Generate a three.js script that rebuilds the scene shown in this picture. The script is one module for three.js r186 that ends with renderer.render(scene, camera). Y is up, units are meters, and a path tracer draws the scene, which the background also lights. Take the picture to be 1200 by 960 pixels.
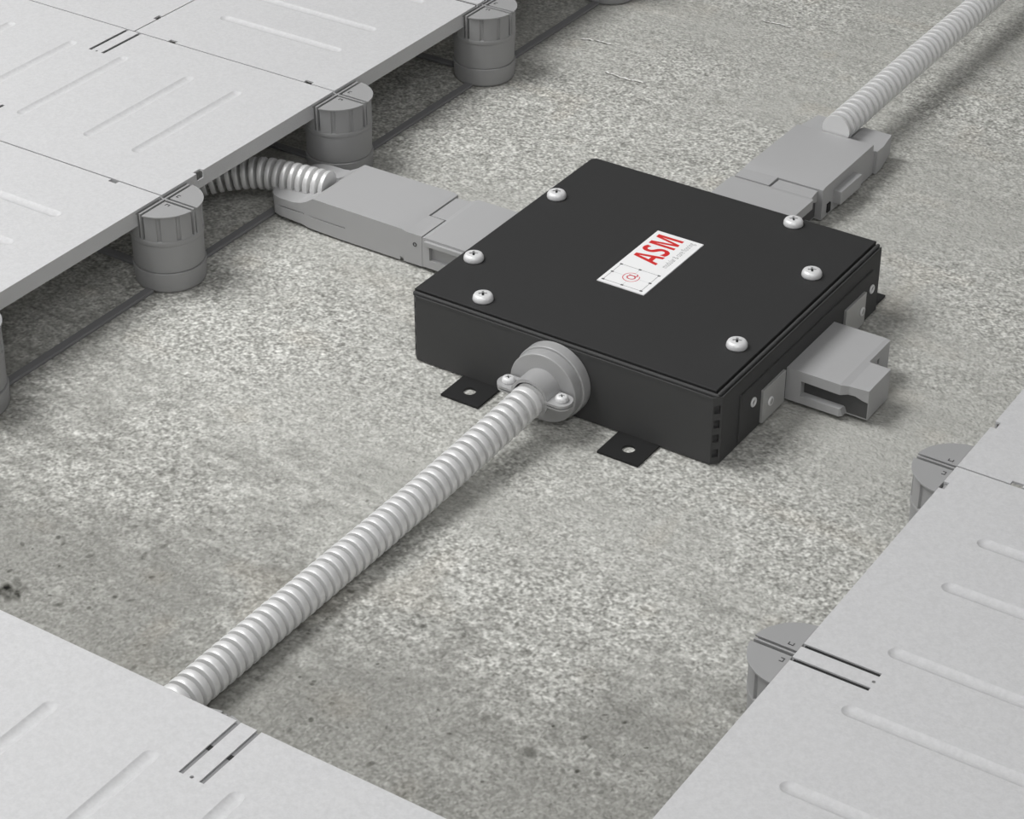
import * as THREE from 'three';
import { RoundedBoxGeometry } from 'three/addons/geometries/RoundedBoxGeometry.js';
import { mergeGeometries, toCreasedNormals } from 'three/addons/utils/BufferGeometryUtils.js';
import { RectAreaLightUniformsLib } from 'three/addons/lights/RectAreaLightUniformsLib.js';
import { Brush, Evaluator, SUBTRACTION, INTERSECTION } from 'three-bvh-csg';

// ------------------------------------------------------------------ camera, sky, sun, exposure
const scene = new THREE.Scene();
const renderer = new THREE.WebGLRenderer({ antialias: true });
renderer.toneMapping = THREE.LinearToneMapping;
renderer.toneMappingExposure = 1.0;
renderer.shadowMap.enabled = true;

const camera = new THREE.PerspectiveCamera(20.349, 1.25, 0.05, 60);
camera.position.set(1.2234, 1.0242, 1.3052);
{
  const pitch = 33.5217 * Math.PI / 180, yaw = 33.3112 * Math.PI / 180;
  camera.rotation.set(-pitch, yaw, 0, 'YXZ');
}
// a closed room with two ceiling panels: the main one over the left, a weaker unseen one added over the right as fill
scene.background = new THREE.Color(0x000000);
RectAreaLightUniformsLib.init();
const LAMPS = [{ x: -1.15, z: 0.55, y: 2.66, w: 1.5, d: 1.5, power: 9.9, side: 'left' }, { x: 1.9, z: 1.75, y: 2.66, w: 1.2, d: 1.2, power: 4.0, side: 'right' }];
for (const l of LAMPS) {
  const a = new THREE.RectAreaLight(0xffffff, l.power, l.w, l.d);
  a.position.set(l.x, l.y - 0.012, l.z); a.rotation.x = -Math.PI / 2;     // shines straight down
  a.castShadow = true;
  scene.add(a);
}

// ------------------------------------------------------------------ helpers
let seed = 7;
const rnd = () => { seed = (seed * 1664525 + 1013904223) >>> 0; return seed / 4294967296; };
const taken = {};
const numbered = (n) => { taken[n] = (taken[n] ?? -1) + 1; return taken[n] ? `${n}_${String(taken[n]).padStart(3, '0')}` : n; };
function obj(name, geo, mat, parent) {
  const m = new THREE.Mesh(Array.isArray(geo) ? mergeGeometries(geo.map(plain)) : geo, mat);
  m.name = parent ? name : numbered(name);
  m.castShadow = m.receiveShadow = true;
  (parent ?? scene).add(m);
  return m;
}
function thing(name, label, category, pos = [0, 0, 0], turn = 0, group) {
  const o = new THREE.Group();
  o.name = numbered(name); o.position.set(...pos); o.rotation.y = turn;
  o.userData = { label, category };
  if (group) o.userData.group = group;
  scene.add(o);
  return o;
}
function tag(o, label, category, group) { o.userData = { ...o.userData, label, category, ...(group ? { group } : {}) }; return o; }
function plain(g) {                                        // non-indexed, position + normal + uv only
  const r = g.index ? g.toNonIndexed() : g.clone();
  for (const k of Object.keys(r.attributes)) if (!['position', 'normal', 'uv'].includes(k)) r.deleteAttribute(k);
  if (!r.attributes.uv) r.setAttribute('uv', new THREE.BufferAttribute(new Float32Array(r.attributes.position.count * 2), 2));
  r.morphAttributes = {};
  return r;
}
const bx = (x0, x1, y0, y1, z0, z1) => new THREE.BoxGeometry(x1 - x0, y1 - y0, z1 - z0).translate((x0 + x1) / 2, (y0 + y1) / 2, (z0 + z1) / 2);
const rbx = (x0, x1, y0, y1, z0, z1, r = 0.001, s = 2) => new RoundedBoxGeometry(x1 - x0, y1 - y0, z1 - z0, s, r).translate((x0 + x1) / 2, (y0 + y1) / 2, (z0 + z1) / 2);
const poly = (pts) => new THREE.Shape(pts.map(([a, b]) => new THREE.Vector2(a, b)));
// plan outline (x, z) raised from y0 to y1; the bevel stays inside the outline
function plan(pts, y0, y1, bevel = 0) {
  const s = pts instanceof THREE.Shape ? pts : poly(pts);
  const g = new THREE.ExtrudeGeometry(s, { depth: y1 - y0 - 2 * bevel, bevelEnabled: bevel > 0, bevelThickness: bevel, bevelSize: bevel, bevelOffset: -bevel, bevelSegments: 2, curveSegments: 20 });
  return g.rotateX(Math.PI / 2).translate(0, y1 - bevel, 0);   // shape (x, y) -> (x, z)
}
// side outline (x, y) carried from z0 to z1
const side = (pts, z0, z1) => new THREE.ExtrudeGeometry(poly(pts), { depth: z1 - z0, bevelEnabled: false }).translate(0, 0, z0);
const lathe = (pts, n = 48) => new THREE.LatheGeometry(pts.map(([r, y]) => new THREE.Vector2(r, y)), n);
const ev = new Evaluator(); ev.useGroups = false; ev.attributes = ['position', 'normal', 'uv'];
function csg(a, ...ops) {
  let A = new Brush(plain(a)); A.updateMatrixWorld();
  for (const [op, g] of ops) { const B = new Brush(plain(g)); B.updateMatrixWorld(); A = ev.evaluate(A, B, op); }
  return A.geometry;
}
const cut = (a, ...gs) => csg(a, ...gs.map((g) => [SUBTRACTION, g]));
const meet = (a, b) => csg(a, [INTERSECTION, b]);

// ------------------------------------------------------------------ procedural textures
function valueNoise(size, cellsX, cellsY, sd) {            // tileable smooth noise, -1..1
  let s = sd >>> 0; const r = () => { s = (s * 1664525 + 1013904223) >>> 0; return s / 2147483648 - 1; };
  const L = new Float32Array(cellsX * cellsY).map(r), out = new Float32Array(size * size);
  const ix = new Int32Array(size), jx = new Int32Array(size), fx = new Float32Array(size);
  for (let i = 0; i < size; i++) { const u = i / size * cellsX, k = Math.floor(u), t = u - k; ix[i] = k; jx[i] = (k + 1) % cellsX; fx[i] = t * t * (3 - 2 * t); }
  for (let j = 0; j < size; j++) {
    const v = j / size * cellsY, k = Math.floor(v), t = v - k, f = t * t * (3 - 2 * t), a = k * cellsX, b = ((k + 1) % cellsY) * cellsX;
    for (let i = 0; i < size; i++) {
      const p = L[a + ix[i]] + (L[a + jx[i]] - L[a + ix[i]]) * fx[i], q = L[b + ix[i]] + (L[b + jx[i]] - L[b + ix[i]]) * fx[i];
      out[j * size + i] = p + (q - p) * f;
    }
  }
  return out;
}
function dataTex(size, fn, srgb) {
  const d = new Uint8Array(size * size * 4);
  for (let i = 0; i < size * size; i++) { const c = fn(i); d[4 * i] = c[0]; d[4 * i + 1] = c[1]; d[4 * i + 2] = c[2]; d[4 * i + 3] = 255; }
  const t = new THREE.DataTexture(d, size, size);
  t.wrapS = t.wrapT = THREE.RepeatWrapping; t.magFilter = THREE.LinearFilter; t.minFilter = THREE.LinearMipmapLinearFilter; t.generateMipmaps = true;
  if (srgb) t.colorSpace = THREE.SRGBColorSpace;
  t.needsUpdate = true;
  return t;
}
const cl = (v) => v < 0 ? 0 : v > 255 ? 255 : v;

// concrete slab: one tile is 1.6 m, u = (x + 0.4) / 1.6, v = (z + 1.1) / 1.6
function concrete() {
  const N = 2048, T = 1.6;
  const g1 = valueNoise(N, 900, 900, 11), g2 = valueNoise(N, 520, 640, 12), g3 = valueNoise(N, 220, 420, 13), g4 = valueNoise(N, 60, 150, 14),
    p1 = valueNoise(N, 9, 13, 15), p2 = valueNoise(N, 23, 31, 16), st = valueNoise(N, 26, 330, 17), p3 = valueNoise(N, 5, 6, 18);
  const H = new Float32Array(N * N), C = new Float32Array(N * N);
  for (let i = 0; i < N * N; i++) {
    const zz = Math.floor(i / N) / N * T - 1.1, wx = (i % N) / N * T - 0.4;
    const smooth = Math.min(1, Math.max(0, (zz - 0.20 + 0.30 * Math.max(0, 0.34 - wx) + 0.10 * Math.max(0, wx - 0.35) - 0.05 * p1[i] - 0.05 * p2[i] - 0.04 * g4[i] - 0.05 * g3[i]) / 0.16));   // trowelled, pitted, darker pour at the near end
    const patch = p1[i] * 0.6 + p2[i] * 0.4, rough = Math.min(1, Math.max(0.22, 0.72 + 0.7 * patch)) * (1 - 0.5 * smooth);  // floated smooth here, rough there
    const grain = 0.55 * g1[i] + 0.62 * g2[i] + 0.25 * g3[i];
    H[i] = rough * grain * 0.62 + 0.16 * st[i] * rough + 0.12 * g4[i] + 0.15 * p2[i];
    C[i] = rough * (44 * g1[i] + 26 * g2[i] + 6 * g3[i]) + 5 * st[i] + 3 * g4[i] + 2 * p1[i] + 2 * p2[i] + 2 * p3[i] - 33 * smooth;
  }
  const px = (x, z) => [((x + 0.4) / T) * N, ((z + 1.1) / T) * N];
  const dab = (x, z, r, depth, dark, ex = 1, an = 0) => {
    const [cx, cy] = px(x, z), R = r / T * N, ca = Math.cos(an), sa = Math.sin(an), m = Math.ceil(R * Math.max(ex, 1) + 2);
    for (let j = -m; j <= m; j++) for (let i = -m; i <= m; i++) {
      const u = (i * ca + j * sa) / ex, v = -i * sa + j * ca, d = Math.hypot(u, v) / R;
      if (d > 1) continue;
      const k = (((Math.floor(cy) + j) % N + N) % N) * N + ((Math.floor(cx) + i) % N + N) % N, w = Math.min(1, (1 - d) * 2);
      H[k] -= depth * w; C[k] -= dark * w * (0.75 + 0.5 * g1[k]);
    }
  };
  let s = 99; const r = () => { s = (s * 1664525 + 1013904223) >>> 0; return s / 4294967296; };
  for (let n = 0; n < 1500; n++) dab(-0.4 + 1.6 * r(), -1.1 + 1.6 * r(), 0.0007 + 0.0013 * r() * r(), 0.9, 22 + 34 * r(), 1 + 1.6 * r(), 3.1 * r());   // pin holes
  for (let n = 0; n < 220; n++) dab(0.15 + 0.6 * r(), 0.18 + 0.32 * r(), 0.0008 + 0.0018 * r(), 1.0, 30 + 38 * r(), 1 + r(), 3.1 * r());
  for (let n = 0; n < 34; n++) dab(0.193 + 0.018 * r(), 0.402 + 0.018 * r(), 0.002 + 0.002 * r(), 0.5, 26, 1.8, 0.5);      // dark scuff by the near panel
  for (let n = 0; n < 12; n++) dab(0.192 + 0.02 * r(), -0.567 + 0.008 * r(), 0.0025, 0.3, 26, 1.6, 0.2);
  dab(0.6096, 0.3507, 0.0055, 1.4, 46, 1.4, 0.6); dab(0.617, 0.352, 0.003, -0.8, -20, 1.3, 0.5);
  dab(0.112, 0.345, 0.0014, 1, 60, 5, 0.5);
  const crack = (x0, z0, x1, z1, wob, dk) => { let off = 0; for (let t = 0; t <= 1; t += 0.004) { off += (r() - 0.5) * wob; dab(x0 + (x1 - x0) * t, z0 + (z1 - z0) * t + off, 0.0012, 0.8 * dk, 20 * dk, 1.5, 0); dab(x0 + (x1 - x0) * t, z0 + (z1 - z0) * t + off - 0.0022, 0.0012, -0.5 * dk, -14 * dk, 1.5, 0); } };
  crack(0.04, -0.630, 0.075, -0.634, 0.0007, 0.45); crack(0.105, -0.575, 0.15, -0.575, 0.0007, 0.5); crack(0.18, -0.78, 0.215, -0.78, 0.0007, 0.35);
  const warm = valueNoise(N, 40, 40, 41);
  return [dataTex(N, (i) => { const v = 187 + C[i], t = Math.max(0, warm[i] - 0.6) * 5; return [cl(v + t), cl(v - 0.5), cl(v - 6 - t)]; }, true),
    ];
}
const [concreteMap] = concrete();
const concreteBump = (() => {                              // fine sandy relief, tile 0.48 m of its own
  const a = valueNoise(1024, 330, 330, 51), b = valueNoise(1024, 190, 210, 52), c = valueNoise(1024, 70, 90, 53);
  const t = dataTex(1024, (i) => { const v = cl(128 + 62 * a[i] + 58 * b[i] + 22 * c[i]); return [v, v, v]; });
  t.repeat.set(1.6 / 0.48, 1.6 / 0.48);
  return t;
})();
const fine = valueNoise(512, 256, 256, 31), fine2 = valueNoise(512, 96, 96, 32), fine3 = valueNoise(512, 12, 12, 33);
const speckBump = dataTex(512, (i) => { const v = cl(128 + 60 * fine[i] + 50 * fine2[i]); return [v, v, v]; });
const speckMap = dataTex(512, (i) => { const v = cl(246 + 4 * fine[i] + 4 * fine2[i]); return [v, v, v]; }, true);
const rep = (t, m) => { const c = t.clone(); c.repeat.set(1 / m, 1 / m); c.needsUpdate = true; return c; };

const std = (o) => new THREE.MeshStandardMaterial(o);
const lin = (r, g = r, b = r) => new THREE.Color().setRGB(r, g, b);
const M = {
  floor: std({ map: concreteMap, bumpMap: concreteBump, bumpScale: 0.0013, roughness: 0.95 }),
  panel: std({ color: lin(0.66, 0.66, 0.665), map: rep(speckMap, 0.25), bumpMap: rep(speckBump, 0.25), bumpScale: 0.00012, roughness: 0.6 }),
  pedestal: std({ color: lin(0.35, 0.35, 0.35), roughness: 0.6 }),
  strip: std({ color: lin(0.24, 0.24, 0.245), roughness: 0.7 }),
  black: std({ color: lin(0.057, 0.057, 0.057), roughness: 0.75 }),
  lid: std({ color: lin(0.022), roughness: 0.75 }),
  blackTab: std({ color: lin(0.012), roughness: 0.6 }),
  zinc: std({ color: lin(0.85), roughness: 0.42, metalness: 0.25 }),
  steel: std({ color: lin(0.52, 0.52, 0.51), roughness: 0.45, metalness: 0.35 }),
  grey: std({ color: lin(0.44, 0.44, 0.442), roughness: 0.55 }),
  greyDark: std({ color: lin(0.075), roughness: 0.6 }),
  dark: std({ color: lin(0.012), roughness: 0.7 }),
  conduit: std({ color: lin(0.86, 0.86, 0.855), roughness: 0.42, metalness: 0.35 }),
  gland: std({ color: lin(0.44, 0.44, 0.44), roughness: 0.42, metalness: 0.15 }),
  wall: std({ color: lin(0.66, 0.66, 0.67), roughness: 0.9 }),
  white: std({ color: lin(0.92), roughness: 0.5 }),
};

// ------------------------------------------------------------------ room
const ROOM = { x0: -2.8, x1: 3.0, z0: -3.2, z1: 2.4, h: 2.7, t: 0.15 };
{
  const w = ROOM.x1 - ROOM.x0, d = ROOM.z1 - ROOM.z0, cx = (ROOM.x0 + ROOM.x1) / 2, cz = (ROOM.z0 + ROOM.z1) / 2;
  const s = new THREE.PlaneGeometry(w, d).rotateX(-Math.PI / 2);
  const p = s.attributes.position, uv = s.attributes.uv;
  for (let i = 0; i < p.count; i++) uv.setXY(i, (p.getX(i) + cx + 0.4) / 1.6, (p.getZ(i) + cz + 1.1) / 1.6);
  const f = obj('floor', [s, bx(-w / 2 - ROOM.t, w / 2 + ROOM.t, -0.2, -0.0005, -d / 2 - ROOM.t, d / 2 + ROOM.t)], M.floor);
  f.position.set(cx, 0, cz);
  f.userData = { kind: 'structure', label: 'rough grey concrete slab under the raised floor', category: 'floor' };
  const part = (name, geos, label) => { const o = obj(name, geos, M.wall); o.userData = { kind: 'structure', label }; return o; };
  const { x0, x1, z0, z1, h, t } = ROOM;
  part('wall_left', [bx(x0 - t, x0, 0, h, z0 - t, z1 + t)], 'plain painted wall outside the picture on the left');
  part('wall_right', [bx(x1, x1 + t, 0, h, z0 - t, z1 + t)], 'plain painted wall outside the picture on the right');
  part('wall_back', [bx(x0, x1, 0, h, z0 - t, z0)], 'plain painted wall outside the picture, far side');
  part('wall_front', [bx(x0, x1, 0, h, z1, z1 + t)], 'plain painted wall behind the viewer');
  part('ceiling', [bx(x0 - t, x1 + t, h, h + t, z0 - t, z1 + t)], 'plain white ceiling outside the picture');
  for (const L of LAMPS) {
    const l = thing('unseen_ceiling_light', `unseen square ceiling light panel, assumed high above the ${L.side} side, outside the picture`, 'ceiling light', [L.x, L.y, L.z], 0, 'ceiling lights');
    const hw = L.w / 2, hd = L.d / 2;
    obj('diffuser', bx(-hw, hw, 0, 0.01, -hd, hd), std({ color: lin(0.8), emissive: lin(1), emissiveIntensity: L.power / 10, roughness: 0.6 }), l);
    obj('frame', [bx(-hw - 0.03, hw + 0.03, 0.01, h - L.y, -hd - 0.03, hd + 0.03), bx(-hw - 0.03, -hw, -0.01, 0.01, -hd - 0.03, hd + 0.03), bx(hw, hw + 0.03, -0.01, 0.01, -hd - 0.03, hd + 0.03), bx(-hw, hw, -0.01, 0.01, -hd - 0.03, -hd), bx(-hw, hw, -0.01, 0.01, hd, hd + 0.03)], M.wall, l);
  }
}

// ------------------------------------------------------------------ raised floor panels
const TOP = 0.0804, SHEET = 0.0018, SKIRT = 0.0155, U = 0.25, RIBS = [-0.1745, -0.116, -0.0335, 0.0335, 0.116, 0.1745];
const grooveR = 0.0058, grooveHalf = 0.0695, grooveDeep = 0.0019;
const grooveGeo = (() => {                                 // pressed groove: stadium rings sinking to the middle line
  const n = 14, rows = [1, 0.93, 0.8, 0.62, 0.4, 0.18, 0], pos = [], idx = [];
  const ring = (k) => { const a = []; for (let i = 0; i <= n; i++) { const t = Math.PI * i / n; a.push([k * Math.cos(t), grooveHalf + k * Math.sin(t)]); } for (let i = 0; i <= n; i++) { const t = Math.PI + Math.PI * i / n; a.push([k * Math.cos(t), -grooveHalf + k * Math.sin(t)]); } return a; };
  const per = 2 * (n + 1);
  rows.forEach((s) => { const d = s > 0.9 ? (1 - s) / 0.07 * 0.05 : 0.05 + 0.95 * (1 - Math.pow(s / 0.93, 2.2)); for (const [x, z] of ring(grooveR * s)) pos.push(x, -grooveDeep * d * (s === 1 ? 0 : 1), z); });
  for (let r = 0; r < rows.length - 1; r++) for (let i = 0; i < per; i++) { const a = r * per + i, b = r * per + (i + 1) % per, c = a + per, d = b + per; idx.push(a, c, b, b, c, d); }
  const g = new THREE.BufferGeometry();
  g.setAttribute('position', new THREE.Float32BufferAttribute(pos, 3)); g.setIndex(idx); g.computeVertexNormals();
  g.setAttribute('uv', new THREE.Float32BufferAttribute(pos.filter((_, i) => i % 3 !== 1), 2));
  if (g.attributes.normal.getY(per * 3) < 0) { const q = g.index.array; for (let i = 0; i < q.length; i += 3) [q[i], q[i + 1]] = [q[i + 1], q[i]]; g.computeVertexNormals(); }
  return g;
})();
// local frame: long side along x (0.5 m), short side along z (0.25 m), centred, y = 0 on the slab
// notches: [edge, position]; edge 'z-','z+' = long edges (position along x), 'x-','x+' = short edges (position along z)
function floorPanel(label, cx, cz, turned, notches, slotMat = M.dark, gap = 0.0008, inset = {}) {
  const t = thing('access_panel', label, 'floor panel', [cx, 0, cz], turned ? Math.PI / 2 : 0, 'raised floor panels');
  const X = 0.25, Z = 0.125, e = { 'x-': gap, 'x+': gap, 'z-': gap, 'z+': gap, ...inset };
  const x0 = -X + e['x-'], x1 = X - e['x+'], z0 = -Z + e['z-'], z1 = Z - e['z+'];
  const ND = 0.0042, NW = 0.0045, SL = 0.0555, SW = 0.0018, SO = 0.0081;
  const cutsOn = (k) => notches.filter((n) => n[0] === k).map((n) => [n[1] - NW, n[1] + NW, ND]).concat(k[0] === 'z' ? [[-SO - SW, -SO + SW, SL], [SO - SW, SO + SW, SL]] : []).sort((a, b) => a[0] - b[0]);
  const pts = [[x0, z0]];
  for (const [a, b, d] of cutsOn('z-')) pts.push([a, z0], [a, z0 + d], [b, z0 + d], [b, z0]);
  pts.push([x1, z0]);
  for (const [a, b, d] of cutsOn('x+')) pts.push([x1, a], [x1 - d, a], [x1 - d, b], [x1, b]);
  pts.push([x1, z1]);
  for (const [a, b, d] of cutsOn('z+').reverse()) pts.push([b, z1], [b, z1 - d], [a, z1 - d], [a, z1]);
  pts.push([x0, z1]);
  for (const [a, b, d] of cutsOn('x-').reverse()) pts.push([x0, b], [x0 + d, b], [x0 + d, a], [x0, a]);
  const s = poly(pts);
  for (const rx of RIBS) { const h = new THREE.Path(); h.absarc(rx, grooveHalf, grooveR, 0, Math.PI, false); h.absarc(rx, -grooveHalf, grooveR, Math.PI, 2 * Math.PI, false); s.holes.push(h); }
  for (const sz of [-1, 1]) { const h = new THREE.Path(); h.absarc(0, sz * (Z - 0.0555), 0.0013, 0, 2 * Math.PI, true); s.holes.push(h); }
  obj('top_sheet', plan(s, TOP - SHEET, TOP), M.panel, t);
  for (const rx of RIBS) { const g = obj('pressed_groove', grooveGeo, M.panel, t); g.position.set(rx, TOP, 0); }
  for (const sx of [-1, 1]) for (const sz of [-1, 1]) {
    const q = obj('slot_shade_or_floor', bx(sx * SO - SW, sx * SO + SW, TOP - 0.0022, TOP - 0.0012, sz > 0 ? z1 - SL : z0 + 0.0015, sz > 0 ? z1 - 0.0015 : z0 + SL), slotMat, t);  // dark version stands in for shade in the open slot; grey is slot floor
    if (slotMat !== M.dark) obj('slot_stop', bx(sx * SO - SW, sx * SO + SW, TOP - 0.0022, TOP - 0.0010, sz > 0 ? z1 - 0.030 : z0 + 0.0255, sz > 0 ? z1 - 0.0255 : z0 + 0.030), M.dark, q);
  }
  // folded edges, with the notches and slots cut out of their upper part
  const W = 0.0013, lo = TOP - SKIRT, hi = TOP - SHEET;
  const run = (k, from, to, put) => {
    const gs = []; let a = from;
    for (const [p, q] of cutsOn(k)) { gs.push(put(a, p, lo, hi), put(p, q, lo, hi - 0.0055)); a = q; }
    gs.push(put(a, to, lo, hi));
    obj('folded_edge', gs, M.panel, t);
  };
  run('z-', x0, x1, (a, b, c, d) => bx(a, b, c, d, z0, z0 + W));
  run('z+', x0, x1, (a, b, c, d) => bx(a, b, c, d, z1 - W, z1));
  run('x-', z0 + W, z1 - W, (a, b, c, d) => bx(x0, x0 + W, c, d, a, b));
  run('x+', z0 + W, z1 - W, (a, b, c, d) => bx(x1 - W, x1, c, d, a, b));
  return t;
}
// turned panels: local x -> world -z, local z -> world x
floorPanel('light grey floor panel under which the left conduit disappears, two slots on its far edge', -0.25, -0.125, false, [['x+', 0.0724], ['x-', -0.07]]);
floorPanel('light grey floor panel at the top, behind the panel over the left conduit', -0.125, -0.5, true, [['z+', 0.215], ['x-', 0.0923], ['x-', -0.0769]]);
floorPanel('light grey floor panel at the left edge, over the leftmost pedestal', -0.125, 0.25, true, [['x+', 0.072]]);
floorPanel('light grey floor panel in the extreme top left corner', -0.5, -0.375, false, [['x+', 0.086]]);
floorPanel('light grey floor panel at the lower right with five pressed grooves in view', 0.875 - 0.0008, 0.25, true, [['z-', 0.2229], ['x+', 0.04]]);
floorPanel('light grey floor panel at the right edge, beyond the seam at the upper right pedestal', 1.0 - 0.0008, -0.125, false, [['z+', -0.2039], ['x-', 0.06]]);
floorPanel('light grey floor panel in the lower left corner, hiding the long conduit end', 0.5, 0.625, false, [], M.strip);

// ------------------------------------------------------------------ pedestals
const CAP = 0.0780;
function pedestalParts() {
  const parts = [];
  parts.push(['base_ring', lathe([[0.0001, 0], [0.0285, 0], [0.0305, 0.0010], [0.0316, 0.0035], [0.0326, 0.0195], [0.0322, 0.0202], [0.0300, 0.0203], [0.0300, 0.0190], [0.0001, 0.0190]])]);
  parts.push(['collar', lathe([[0.0001, 0.0195], [0.0306, 0.0195], [0.0306, 0.0206], [0.0313, 0.0212], [0.0320, 0.0462], [0.0316, 0.0468], [0.0316, 0.0476], [0.0326, 0.0480], [0.0328, 0.0520], [0.0318, 0.0530], [0.0001, 0.0530]])]);
  const g0 = 0.0009, g1 = 0.0034;
  const quadrant = (R, grooved) => {
    const p = [[g1, g1]], a0 = Math.asin(g1 / R), a1 = Math.PI / 2 - a0, n = 40;
    for (let i = 0; i <= n; i++) {
      const a = a0 + (a1 - a0) * i / n;
      let r = R;
      if (grooved) for (const c of [0.52, 1.05]) if (Math.abs(a - c) < 0.042) r = R - 0.0016;
      p.push([r * Math.cos(a), r * Math.sin(a)]);
    }
    return p;
  };
  const q1 = plan(quadrant(0.0324, true), 0.0525, CAP - 0.0016), q2 = plan(quadrant(0.0342, false), CAP - 0.0016, CAP, 0.0003);
  for (let k = 0; k < 4; k++) {
    const mark = [bx(0.008, 0.012, CAP, CAP + 0.0003, 0.0062, 0.0068), bx(0.008, 0.0086, CAP, CAP + 0.0003, 0.0068, 0.0090), bx(0.0114, 0.012, CAP, CAP + 0.0003, 0.0068, 0.0090)];
    parts.push(['head_block', [q1, q2].map((g) => g.clone().rotateY(k * Math.PI / 2)), mark.map((g) => g.rotateY(k * Math.PI / 2))]);
  }
  parts.push(['cross_wall', [bx(-0.0330, 0.0330, 0.0525, CAP, -g0, g0), bx(-g0, g0, 0.0525, CAP, -0.0330, -g0), bx(-g0, g0, 0.0525, CAP, g0, 0.0330)]]);
  return parts;
}
const proto = (() => {
  const t = thing('support_pedestal', '', 'pedestal', [0, 0, 0], 0, 'floor pedestals');
  for (const [n, g, mk] of pedestalParts()) { const o = obj(n, g, M.pedestal, t); if (mk) obj('catch_mark', mk, M.greyDark, o); }
  return t;
})();
let firstPedestal = true;
function pedestal(label, x, z) {
  const o = firstPedestal ? proto : proto.clone();
  if (!firstPedestal) { o.name = numbered('support_pedestal'); scene.add(o); }
  firstPedestal = false;
  o.position.set(x, 0, z); o.userData = { label, category: 'pedestal', group: 'floor pedestals' };
}
const PX = 0.0028;
pedestal('round grey plastic pedestal nearest the left conduit, on its near side', PX, 0);
pedestal('round grey plastic pedestal right behind the left grey plug', PX, -U);
pedestal('round grey plastic pedestal under the far end of the upper left panel edge', PX, -2 * U);
pedestal('round grey plastic pedestal cut off by the top edge, only its foot in view', PX, -3 * U);
pedestal('round grey plastic pedestal cut off by the left edge, only a sliver in view', PX, U);
pedestal('grey pedestal head by the two black slots of the lower right panel', 0.7522, U);
pedestal('grey pedestal head at the panel seam on the right', 0.7522, 0);
pedestal('pedestal mostly hidden below the slotted edge of the lower left panel', 0.479, 0.5305);

// flat ties on the slab between pedestals
{
  const tie = (label, x0, z0, x1, z1) => {
    const alongX = Math.abs(x1 - x0) > Math.abs(z1 - z0), L = alongX ? Math.abs(x1 - x0) : Math.abs(z1 - z0);
    const g = alongX ? rbx(-L / 2, L / 2, 0.0003, 0.0035, -0.0042, 0.0042, 0.0008) : rbx(-0.0042, 0.0042, 0.0003, 0.0035, -L / 2, L / 2, 0.0008);
    const o = obj('pedestal_tie', g, M.strip);
    o.position.set((x0 + x1) / 2, 0, (z0 + z1) / 2);
    tag(o, label, 'tie strip', 'flat tie strips on the slab');
  };
  const r = 0.0308, x = 0.0050;
  tie('dark grey strip on the concrete at the left edge, running to the nearest left pedestal', x, U - r, x, r);
  tie('dark grey strip on the concrete passing under the left plug between two pedestals', x, -r, x, -U + r);
  tie('dark grey strip on the concrete from the pedestal behind the left plug to the next', x, -U - r, x, -2 * U + r);
  tie('dark grey strip on the concrete ending at the pedestal cut by the top edge', x, -2 * U - r, x, -3 * U + r);
  tie('short end of dark grey strip right of the pedestal cut by the top edge', x, -3 * U - r, x, -4 * U + r);
  tie('dark grey strip going back under the panel from the nearest left pedestal', -0.028, 0, -0.25, 0);
  tie('dark grey strip going under the panel beside the left conduit', -0.028, -U, -0.25, -U);
  tie('dark grey strip going back under the panel from the third left pedestal', -0.028, -2 * U, -0.25, -2 * U);
}

// ------------------------------------------------------------------ distribution box
const B = { x0: 0.2615, x1: 0.5530, z0: -0.2935, z1: -0.0050, top: 0.0659 };
const BW = B.x1 - B.x0, BD = B.z1 - B.z0, BCX = (B.x0 + B.x1) / 2, BCZ = (B.z0 + B.z1) / 2;
const screwGeo = (() => {
  const head = lathe([[0.0001, 0], [0.0083, 0], [0.0087, 0.0010], [0.0084, 0.0034], [0.0074, 0.0052], [0.0055, 0.0061], [0.0001, 0.0064]], 32);
  return cut(head, bx(-0.0036, 0.0036, 0.0022, 0.01, -0.0010, 0.0010), bx(-0.0010, 0.0010, 0.0022, 0.01, -0.0036, 0.0036));
})();
const smallScrewGeo = screwGeo.clone().scale(0.62, 0.72, 0.62);
const driveShadeGeo = mergeGeometries([bx(-0.0036, 0.0036, 0.0020, 0.0044, -0.0010, 0.0010), bx(-0.0010, 0.0010, 0.0020, 0.0044, -0.0036, -0.0010), bx(-0.0010, 0.0010, 0.0020, 0.0044, 0.0010, 0.0036)]);  // dark cross inserts stand in for the shade inside the screw recesses
const smallDriveShadeGeo = driveShadeGeo.clone().scale(0.62, 0.72, 0.62);
function screw(parent, x, y, z, geo = screwGeo, turn = 0.5, rz = 0, name = 'screw') {
  const s = obj(name, geo, M.zinc, parent); s.position.set(x, y, z); s.rotation.set(0, turn, 0);
  if (rz) s.rotation.set(0, 0, rz);
  else if (parent.name.startsWith('junction_box')) obj('cross_shade', driveShadeGeo, M.dark, s);
  return s;
}
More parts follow.
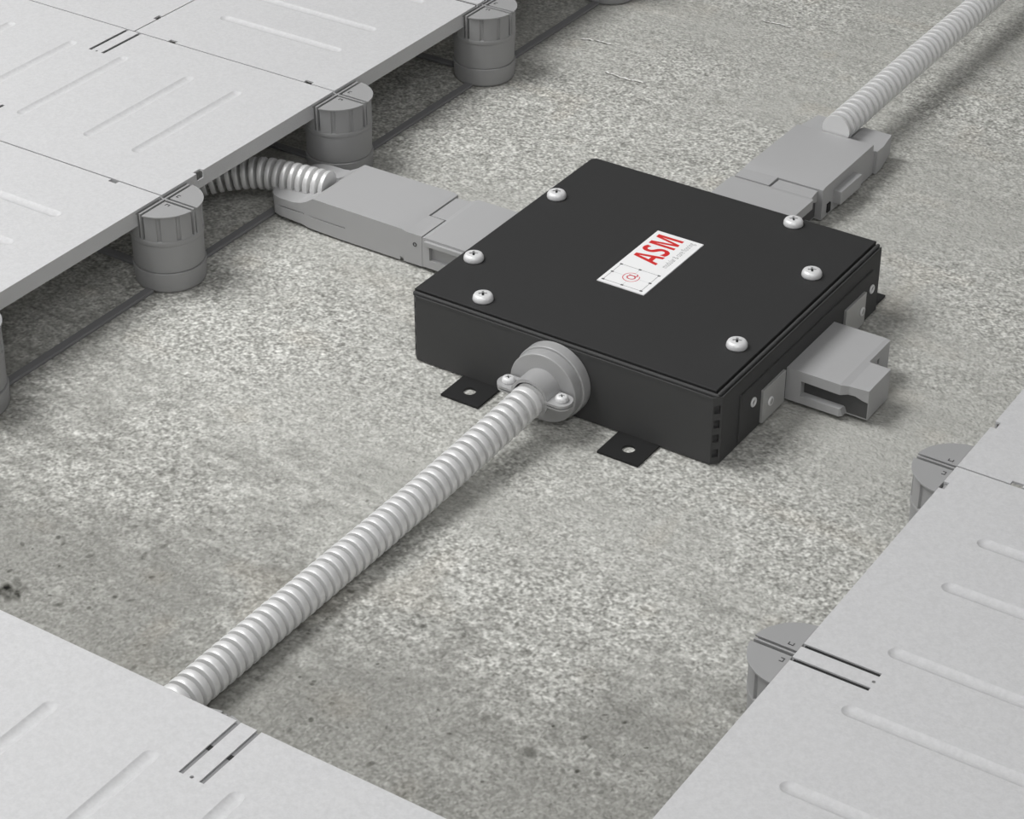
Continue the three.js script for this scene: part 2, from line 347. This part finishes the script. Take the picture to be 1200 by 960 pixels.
{
  const t = thing('junction_box', 'black metal wiring box with six screws in its lid, on the concrete', 'junction box', [BCX, 0, BCZ]);
  const hx = BW / 2, hz = BD / 2, c = 0.0056, d = 0.003;
  const outline = [[-hx + c, hz], [hx - c, hz], [hx, hz - c], [hx, -hz + d], [hx - d, -hz], [-hx + d, -hz], [-hx, -hz + d], [-hx, hz - c]];
  let body = plan(outline, 0.0015, 0.0606);
  const nick = [];
  for (const y of [0.0520, 0.0385, 0.0252, 0.0112]) for (const sx of [1, -1]) nick.push(new THREE.BoxGeometry(0.0048, 0.0075, 0.006).rotateY(sx * Math.PI / 4).translate(sx * (hx - c / 2 + 0.0002), y, hz - c / 2 + 0.0002));
  body = cut(body, ...nick);
  const b = obj('body', body, M.black, t);
  // upright lips of the side walls round the lid
  obj('wall_lip', [rbx(-hx + c, hx - c, 0.0600, 0.0634, hz - 0.0011, hz, 0.0004), rbx(hx - 0.0011, hx, 0.0600, 0.0634, -hz + d, hz - c, 0.0004),
    new THREE.BoxGeometry(c * Math.SQRT2, 0.0034, 0.0009).rotateY(Math.PI / 4).translate(hx - c / 2 - 0.0003, 0.0617, hz - c / 2 - 0.0003)], M.black, b);
  // lid with its folded rim at the front and right
  const lx1 = hx - 0.0068, lz1 = hz - 0.0068, k = 0.004;
  const lid = obj('lid', plan([[-hx + 0.0003, lz1], [lx1, lz1], [lx1, -hz + 0.0003], [lx1 - 0.0, -hz + 0.0003], [-hx + k, -hz + 0.0003], [-hx + 0.0003, -hz + k]], 0.0608, B.top, 0.0006), M.lid, t);
  obj('lid_rim', rbx(-hx + 0.0010, hx - 0.0022, 0.0608, 0.0652, hz - 0.0054, hz - 0.0022, 0.0014, 3), M.black, lid);
  obj('lid_rim', rbx(hx - 0.0054, hx - 0.0022, 0.0608, 0.0652, -hz + 0.0015, hz - 0.0054, 0.0014, 3), M.black, lid);
  for (const [x, z, a] of [[0.2750, -0.2098, 0.15], [0.2760, -0.0777, 0.2], [0.3195, -0.0270, 0.25], [0.4732, -0.2800, 0.2], [0.5268, -0.2100, 0.15], [0.5283, -0.0772, 0.1]])
    screw(t, x - BCX, B.top, z - BCZ, screwGeo, a + 0.35);
  // white label with its print
  const lb = obj('label', bx(0.3811 - BCX, 0.4264 - BCX, B.top, B.top + 0.0007, -0.2055 - BCZ, -0.1048 - BCZ), M.white, t);
  const cv = document.createElement('canvas'); cv.width = 1024; cv.height = 460;
  const g = cv.getContext('2d'), W = 1024, Hh = 460;
  g.fillStyle = '#ffffff'; g.fillRect(0, 0, W, Hh);
  const gx0 = 0.04 * W, gx1 = 0.335 * W, gy0 = 0.075 * Hh, gy1 = 0.89 * Hh, gmx = (gx0 + gx1) / 2, gmy = (gy0 + gy1) / 2;
  g.strokeStyle = '#8f8f8f'; g.lineWidth = 5; g.strokeRect(gx0, gy0, gx1 - gx0, gy1 - gy0);
  g.lineWidth = 3; g.strokeStyle = '#c4c4c4'; g.beginPath(); g.moveTo(gmx, gy0); g.lineTo(gmx, gy1); g.moveTo(gx0, gmy); g.lineTo(gx1, gmy); g.stroke();
  g.fillStyle = '#5c5c5c'; for (const a of [gx0, gmx, gx1]) for (const q of [gy0, gmy, gy1]) if (a !== gmx || q !== gmy) g.fillRect(a - 10, q - 13, 20, 26);
  g.fillStyle = '#ffffff'; g.beginPath(); g.arc(gmx, gmy, 82, 0, 7); g.fill();
  g.strokeStyle = '#d9535a'; g.lineWidth = 8; g.beginPath(); g.arc(gmx, gmy, 72, 0.9, 6.9 - 0.5); g.stroke();
  g.lineWidth = 12; g.strokeStyle = '#d04850'; g.beginPath(); g.ellipse(gmx, gmy, 30, 36, 0, 0, 7); g.stroke();
  g.beginPath(); g.moveTo(gmx + 32, gmy - 38); g.lineTo(gmx + 32, gmy + 34); g.quadraticCurveTo(gmx + 50, gmy + 46, gmx + 66, gmy + 20); g.stroke();
  const fit = (txt, font, col, ax, bxx, y0, y1, capH) => {
    g.save(); g.font = font; g.fillStyle = col; g.textBaseline = 'alphabetic';
    const w = g.measureText(txt).width; g.translate(ax, y1); g.scale((bxx - ax) / w, (y1 - y0) / capH); g.fillText(txt, 0, 0); g.restore();
  };
  fit('ASM', 'bold 200px sans-serif', '#dc2626', 0.47 * W, 0.972 * W, 0.075 * Hh, 0.64 * Hh, 146);
  fit('modular & core flooring', '60px sans-serif', '#9a9a9a', 0.47 * W, 0.965 * W, 0.745 * Hh, 0.865 * Hh, 44);
  const tx = new THREE.CanvasTexture(cv); tx.colorSpace = THREE.SRGBColorSpace; tx.anisotropy = 8;
  const q = new THREE.BufferGeometry(), y = B.top + 0.0008, xa = 0.3813 - BCX, xb = 0.4262 - BCX, za = -0.1050 - BCZ, zb = -0.2053 - BCZ;
  q.setAttribute('position', new THREE.Float32BufferAttribute([xb, y, za, xb, y, zb, xa, y, zb, xa, y, za], 3));
  q.setAttribute('uv', new THREE.Float32BufferAttribute([0, 0, 1, 0, 1, 1, 0, 1], 2));
  q.setIndex([0, 1, 2, 0, 2, 3]); q.computeVertexNormals();
  const pr = obj('print', q, std({ map: tx, roughness: 0.5, color: lin(0.95) }), lb);
  pr.userData.label = 'white print with red ASM letters and a grey grid logo';
  // fixing tabs with their holes
  const tab = (x0, x1, z0, z1, hx_, hz_) => {
    const s = poly([[x0 - BCX, z0 - BCZ], [x1 - BCX, z0 - BCZ], [x1 - BCX, z1 - BCZ], [x0 - BCX, z1 - BCZ]]);
    const h = new THREE.Path(); h.absarc(hx_ - BCX, hz_ - BCZ, 0.0054, 0, 2 * Math.PI, true); s.holes.push(h);
    obj('fixing_tab', plan(s, 0.0003, 0.0022), M.blackTab, t);
  };
  tab(0.3145, 0.3510, B.z1 - 0.006, 0.0285, 0.3320, 0.0122);
  tab(0.4645, 0.5020, B.z1 - 0.006, 0.0285, 0.4840, 0.0122);
  tab(0.5180, 0.5500, -0.3160, B.z0 + 0.006, 0.5340, -0.3060);
  // face plate, brackets and screws on the right side
  const fx = hx;
  const fp = obj('face_plate', [rbx(fx - 0.0004, fx + 0.0016, 0.0045, 0.0490, -0.2745 - BCZ, -0.0385 - BCZ, 0.0007)], M.black, t);
  for (const [z, y2] of [[-0.0590, 0.0330], [-0.2722, 0.0315]]) screw(fp, fx + 0.0016, y2, z - BCZ, new THREE.TorusGeometry(0.0033, 0.0010, 10, 24).rotateX(Math.PI / 2).translate(0, 0.0008, 0), 0, -Math.PI / 2, 'rivet');
  for (const [za2, zb2, sz] of [[-0.1112, -0.0732, -0.0845], [-0.2585, -0.2205, -0.2505]]) {
    const br = obj('bracket', rbx(fx + 0.0012, fx + 0.0040, 0.0050, 0.0360, za2 - BCZ, zb2 - BCZ, 0.0005), M.steel, t);
    screw(br, fx + 0.0040, 0.0210, sz - BCZ, new THREE.TorusGeometry(0.0032, 0.0010, 10, 24).rotateX(Math.PI / 2).translate(0, 0.0010, 0), 0, -Math.PI / 2, 'rivet');
    obj('rivet_pin', new THREE.CylinderGeometry(0.0024, 0.0024, 0.003, 16).rotateZ(Math.PI / 2).translate(fx + 0.0045, 0.0210, sz - BCZ), M.steel, br);
  }
}

// ------------------------------------------------------------------ sockets and plugs
// local frame: x = outward from the box wall, tongue on the +z half, y = 0 on the slab
function socket(label, pos, turn, Ln, T = 0.018) {
  const t = thing('power_socket', label, 'socket', pos, turn, 'sockets in the box walls');
  const w = 0.0424;
  const outline = plan([[0, -w], [Ln, -w], [Ln, -0.0035], [Ln + T, -0.0035], [Ln + T, w - 0.006], [Ln + 0.002, w - 0.004], [Ln - 0.003, w], [0, w]], -0.01, 0.06);
  const prof = side([[0, 0.0045], [Ln + T, 0.0045], [Ln + T, 0.0328], [Ln + 0.002, 0.0330], [Ln - 0.004, 0.0345], [0, 0.0345]], -0.06, 0.06);
  let g = meet(prof, outline);
  const ch = side([[0.0145, 0.0115], [0.0145, 0.0257], [Ln - 0.008, 0.0250], [Ln + 0.008, 0.0252], [Ln + T * 0.75, 0.0225], [Ln + T + 0.002, 0.0210], [Ln + T + 0.002, 0.003], [Ln, 0.003], [Ln - 0.002, 0.0115]], w - 0.0075, w + 0.01);
  const ch2 = side([[-0.002, 0.0125], [-0.002, 0.0255], [Ln - 0.0075, 0.0255], [Ln - 0.0075, 0.0125]], -w - 0.01, -w + 0.0042);
  g = cut(g, ch, ch2, new THREE.BoxGeometry(0.006, 0.006, 0.004).translate(Ln, 0.0235, -0.0215));
  const b = obj('housing', g, M.grey, t);
  obj('side_recess_shade', [side([[0.0140, 0.0110], [0.0140, 0.0262], [Ln - 0.008, 0.0255], [Ln + 0.008, 0.0256], [Ln + T * 0.75, 0.0229], [Ln + T - 0.0008, 0.0216], [Ln + T - 0.0008, 0.0060], [Ln + 0.001, 0.0060], [Ln - 0.001, 0.0110]], w - 0.0078, w - 0.0070)], M.greyDark, b);  // dark plate on the channel floor, its colour standing in for shade
  obj('side_rail', rbx(0.004, Ln - 0.004, 0.0275, 0.0322, -w - 0.0028, -w + 0.0002, 0.0006), M.grey, b);
  obj('latch_hole', new THREE.CylinderGeometry(0.0024, 0.0024, 0.0008, 20).rotateX(Math.PI / 2).translate(Ln + T * 0.62, 0.0272, w - 0.0062), M.greyDark, b);
  obj('vent_slot', bx(Ln + T * 0.5, Ln + T * 0.86, 0.0082, 0.0106, w - 0.0082, w - 0.0073), M.dark, b);
  obj('contact_hole', bx(Ln - 0.0024, Ln - 0.0016, 0.0208, 0.0262, -0.0242, -0.0188), M.dark, b);
  return t;
}
function plug(label, pos, turn, Ln, T, square) {
  const t = thing('cable_plug', label, 'plug', pos, turn, 'plugs pushed into the box sockets');
  const G = 0.0013, a = Ln + G, w = 0.0412, e = Ln + (square ? 0.124 : 0.1235), tip = Ln + (square ? 0.170 : 0.180);
  const ring = (z) => square
    ? [[e + 0.006, z * 0.0405], [e + 0.006, z * 0.0435], [e + 0.020, z * 0.0435], [tip, z * 0.0395], [tip, z * 0.010]]
    : [[e + 0.004, z * 0.0402], [e + 0.016, z * 0.0385], [e + 0.028, z * 0.0392], [e + 0.040, z * 0.0390], [e + 0.048, z * 0.0370], [e + 0.0535, z * 0.0320], [tip, z * 0.0250], [tip - 0.001, z * 0.0170]];
  const outline = plan([[a, -w], ...ring(-1), ...ring(1).reverse(), [Ln + T + G, w], [Ln + T + G, -0.0056], [a, -0.0056]], -0.02, 0.06);
  const earY = square ? 0.0270 : 0.0240;
  const tops = square
    ? [[tip + 0.01, earY], [e + 0.003, earY], [e + 0.003, 0.0345], [e, 0.0350]]
    : [[tip + 0.01, earY], [e + 0.024, earY], [e + 0.016, 0.0255], [e + 0.008, 0.0295], [e, 0.0350]];
  const prof = side([[a - 0.002, 0.0030], [e - 0.03, 0.0022], [e + 0.008, 0.0030], [e + 0.030, 0.0050], [tip + 0.01, 0.0060], ...tops, [Ln + T + 0.006, 0.0350], [Ln + T + 0.0015, 0.0338], [a - 0.002, 0.0338]], -0.06, 0.06);
  let g = meet(prof, outline);
  const ty = square ? 0.0395 : 0.0275;
  g = cut(g, new THREE.CylinderGeometry(0.0158, 0.0158, 0.10, 40).rotateZ(Math.PI / 2).translate(e + 0.058, ty, square ? 0 : 0.004),
    bx(e + 0.012, tip + 0.02, 0.0152, 0.0164, -0.06, -0.0378), bx(e - 0.036, e + 0.014, 0.0152, 0.0164, -0.06, -0.0396),
    bx(Ln + 0.022, Ln + 0.026, -0.01, 0.0062, -0.06, -0.0385));
  g = toCreasedNormals(g, 0.5);
  const b = obj('housing', g, M.grey, t);
  obj('rivet_mark', new THREE.TorusGeometry(0.0017, 0.0005, 8, 20).translate(Ln + 0.009, 0.0235, -w), M.greyDark, b);
  if (square) {
    const l = obj('latch', rbx(Ln + 0.043, Ln + 0.086, 0.0105, 0.0240, 0.0400, 0.0492, 0.0006), M.grey, b);
    obj('latch_foot', bx(Ln + 0.030, Ln + 0.036, 0.006, 0.015, 0.0405, 0.0425), M.dark, l);
  }
  return t;
}
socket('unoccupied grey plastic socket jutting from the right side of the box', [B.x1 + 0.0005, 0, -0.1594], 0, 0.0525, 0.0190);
const LZ = -0.1735;
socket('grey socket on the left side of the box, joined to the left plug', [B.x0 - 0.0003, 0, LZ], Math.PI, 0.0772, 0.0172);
plug('grey plug on the left with rounded ears, short conduit running under the panel', [B.x0 - 0.0003, 0, LZ], Math.PI, 0.0772, 0.0172, false);
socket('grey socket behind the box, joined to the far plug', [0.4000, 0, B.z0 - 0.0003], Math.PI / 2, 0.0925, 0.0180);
plug('grey plug behind the box with a latch on its right side and a square end', [0.4000, 0, B.z0 - 0.0003], Math.PI / 2, 0.0925, 0.0180, true);

// ------------------------------------------------------------------ corrugated conduits
function conduit(label, pts, R, pitch, depth, start = 0, edge = 0.64) {
  const curve = new THREE.CatmullRomCurve3(pts.map((p) => new THREE.Vector3(...p)), false, 'centripetal');
  const L = curve.getLength(), N = Math.round(L / pitch), rad = 32, pos = [], idx = [];
  const steps = [0, 0.035, 0.06, 0.085, 0.11, 0.14, 0.17, 0.20, 0.25, 0.37, 0.5, 0.63, 0.75, 0.80, 0.83, 0.86, 0.89, 0.915, 0.94, 0.965], n = N * steps.length;
  const rib = (ph) => { const u = Math.abs(2 * ph - 1), k = Math.min(1, Math.max(0, (u - edge) / 0.20)); return R - 0.0013 * Math.pow(u, 2.5) - depth * k * k * (3 - 2 * k); };
  const ts = []; for (let i = 0; i < N; i++) for (const q of steps) ts.push([(i + q) / N, q]);
  ts.push([1, 0]);
  const up = new THREE.Vector3(0, 1, 0), Nn = new THREE.Vector3(), Bn = new THREE.Vector3();
  for (const [t, ph] of ts) {
    const p = curve.getPointAt(t), tan = curve.getTangentAt(t), r = rib((ph + start) % 1);
    Bn.crossVectors(tan, up).normalize(); Nn.crossVectors(Bn, tan).normalize();
    for (let k = 0; k < rad; k++) {
      const a = 2 * Math.PI * k / rad, c = Math.cos(a) * r, s = Math.sin(a) * r;
      pos.push(p.x + Nn.x * c + Bn.x * s, p.y + Nn.y * c + Bn.y * s, p.z + Nn.z * c + Bn.z * s);
    }
  }
  for (let i = 0; i < n; i++) for (let k = 0; k < rad; k++) { const a = i * rad + k, b = i * rad + (k + 1) % rad; idx.push(a, b, a + rad, b, b + rad, a + rad); }
  for (const [row, flip] of [[0, 1], [n, 0]]) {              // flat cut ends with an edge of their own
    const c = pos.length / 3, p = curve.getPointAt(row / n); pos.push(p.x, p.y, p.z);
    for (let k = 0; k < rad; k++) { const j = (row * rad + k) * 3; pos.push(pos[j], pos[j + 1], pos[j + 2]); }
    for (let k = 0; k < rad; k++) { const a = c + 1 + k, b = c + 1 + (k + 1) % rad; flip ? idx.push(c, b, a) : idx.push(c, a, b); }
  }
  const g = new THREE.BufferGeometry();
  g.setAttribute('position', new THREE.Float32BufferAttribute(pos, 3)); g.setIndex(idx); g.computeVertexNormals();
  const base = new THREE.Vector3(...pts[0]); base.y = 0;
  g.translate(-base.x, 0, -base.z);
  const o = obj('corrugated_conduit', g, M.conduit);
  o.position.copy(base);
  return tag(o, label, 'conduit', 'corrugated conduits');
}
conduit('long light grey corrugated conduit from the front clamp to the lower left panel',
  [[0.4055, 0.0335, 0.0185], [0.4055, 0.0330, 0.040], [0.4020, 0.0265, 0.085], [0.3980, 0.0195, 0.150], [0.3955, 0.0160, 0.23], [0.3945, 0.0152, 0.34], [0.3945, 0.0150, 0.46], [0.394, 0.0150, 0.60], [0.393, 0.0150, 0.80]], 0.0143, 0.0090, 0.0088);
conduit('light grey corrugated conduit from the far plug to the top right corner',
  [[0.3990, 0.0388, -0.5145], [0.3990, 0.0405, -0.60], [0.3990, 0.0425, -0.72], [0.3990, 0.0435, -0.85], [0.3985, 0.0430, -1.0], [0.398, 0.034, -1.14], [0.397, 0.018, -1.26], [0.397, 0.0145, -1.36], [0.397, 0.0145, -1.55]], 0.0145, 0.0104, 0.0090, 0.3, 0.45);
conduit('short light grey corrugated conduit bending from the left plug under the floor panel',
  [[0.0500, 0.0275, -0.1712], [0.0150, 0.0285, -0.1655], [-0.0150, 0.0295, -0.1570], [-0.0420, 0.0270, -0.1420], [-0.0700, 0.0210, -0.1180], [-0.0950, 0.0165, -0.0920], [-0.1250, 0.0150, -0.0600], [-0.165, 0.0150, -0.03]], 0.0152, 0.0084, 0.0090, 0.3, 0.58);

// ------------------------------------------------------------------ clamp gland on the front of the box
{
  const cx = 0.4055, cy = 0.0332, t = thing('cable_gland', 'round grey cable gland with a two screw strap on the front of the box', 'cable gland', [cx, 0, B.z1]);
  const drum = (pts) => lathe(pts, 64).rotateX(Math.PI / 2).translate(0, cy, 0);
  const fl = obj('flange', drum([[0.0001, 0.0002], [0.0318, 0.0002], [0.0325, 0.0010], [0.0325, 0.0100], [0.0316, 0.0112], [0.0001, 0.0112]]), M.gland, t);
  obj('front_disc', drum([[0.0001, 0.0110], [0.0304, 0.0110], [0.0310, 0.0118], [0.0310, 0.0205], [0.0300, 0.0216], [0.0001, 0.0216]]), M.gland, fl);
  // strap: half tube with two flat ears, above a matching lower half
  const earY = 0.0345, zA = 0.0216, zB = 0.0435, R1 = 0.0172, R0 = 0.0146;
  const arch = (up) => {
    const len = zB - zA - 0.002, th = up ? -Math.PI / 2 : Math.PI / 2;
    const tube = (r) => new THREE.CylinderGeometry(r, r, len, 32, 1, true, th, Math.PI).rotateX(-Math.PI / 2).translate(0, earY, zA + len / 2);
    const rim = new THREE.RingGeometry(R0, R1, 32, 1, up ? 0 : Math.PI, Math.PI).translate(0, earY, zA + len);
    return [tube(R1), tube(R0), rim];
  };
  const st = obj('strap', arch(true), M.gland, t);
  obj('strap_seat', arch(false), M.gland, t);
  const earShape = (sx, shrink = 0) => {
    const s = new THREE.Shape(), x0 = sx * 0.0150, x1 = sx * (0.0260), r = 0.0080 - shrink, zc = (zA + zB) / 2;
    s.moveTo(x0, zc - 0.0095 + shrink); s.lineTo(x1, zc - 0.0095 + shrink);
    for (let i = 0; i <= 14; i++) { const a = -Math.PI / 2 + Math.PI * i / 14; s.lineTo(x1 + sx * r * Math.cos(a), zc + (0.0095 - shrink) * Math.sin(a)); }
    s.lineTo(x0, zc + 0.0095 - shrink);
    return s;
  };
  for (const sx of [-1, 1]) {
    obj('strap_ear', plan(earShape(sx), earY + 0.0006, earY + 0.0028), M.gland, st);
    obj('lower_ear', plan(earShape(sx, 0.0004), earY - 0.0022, earY - 0.0006), M.gland, st);
    screw(t, sx * 0.0252, earY + 0.0028, (zA + zB) / 2, smallScrewGeo, 0.7).add(Object.assign(new THREE.Mesh(smallDriveShadeGeo, M.dark), { name: 'cross_shade', castShadow: true, receiveShadow: true }));
  }
}

renderer.render(scene, camera);
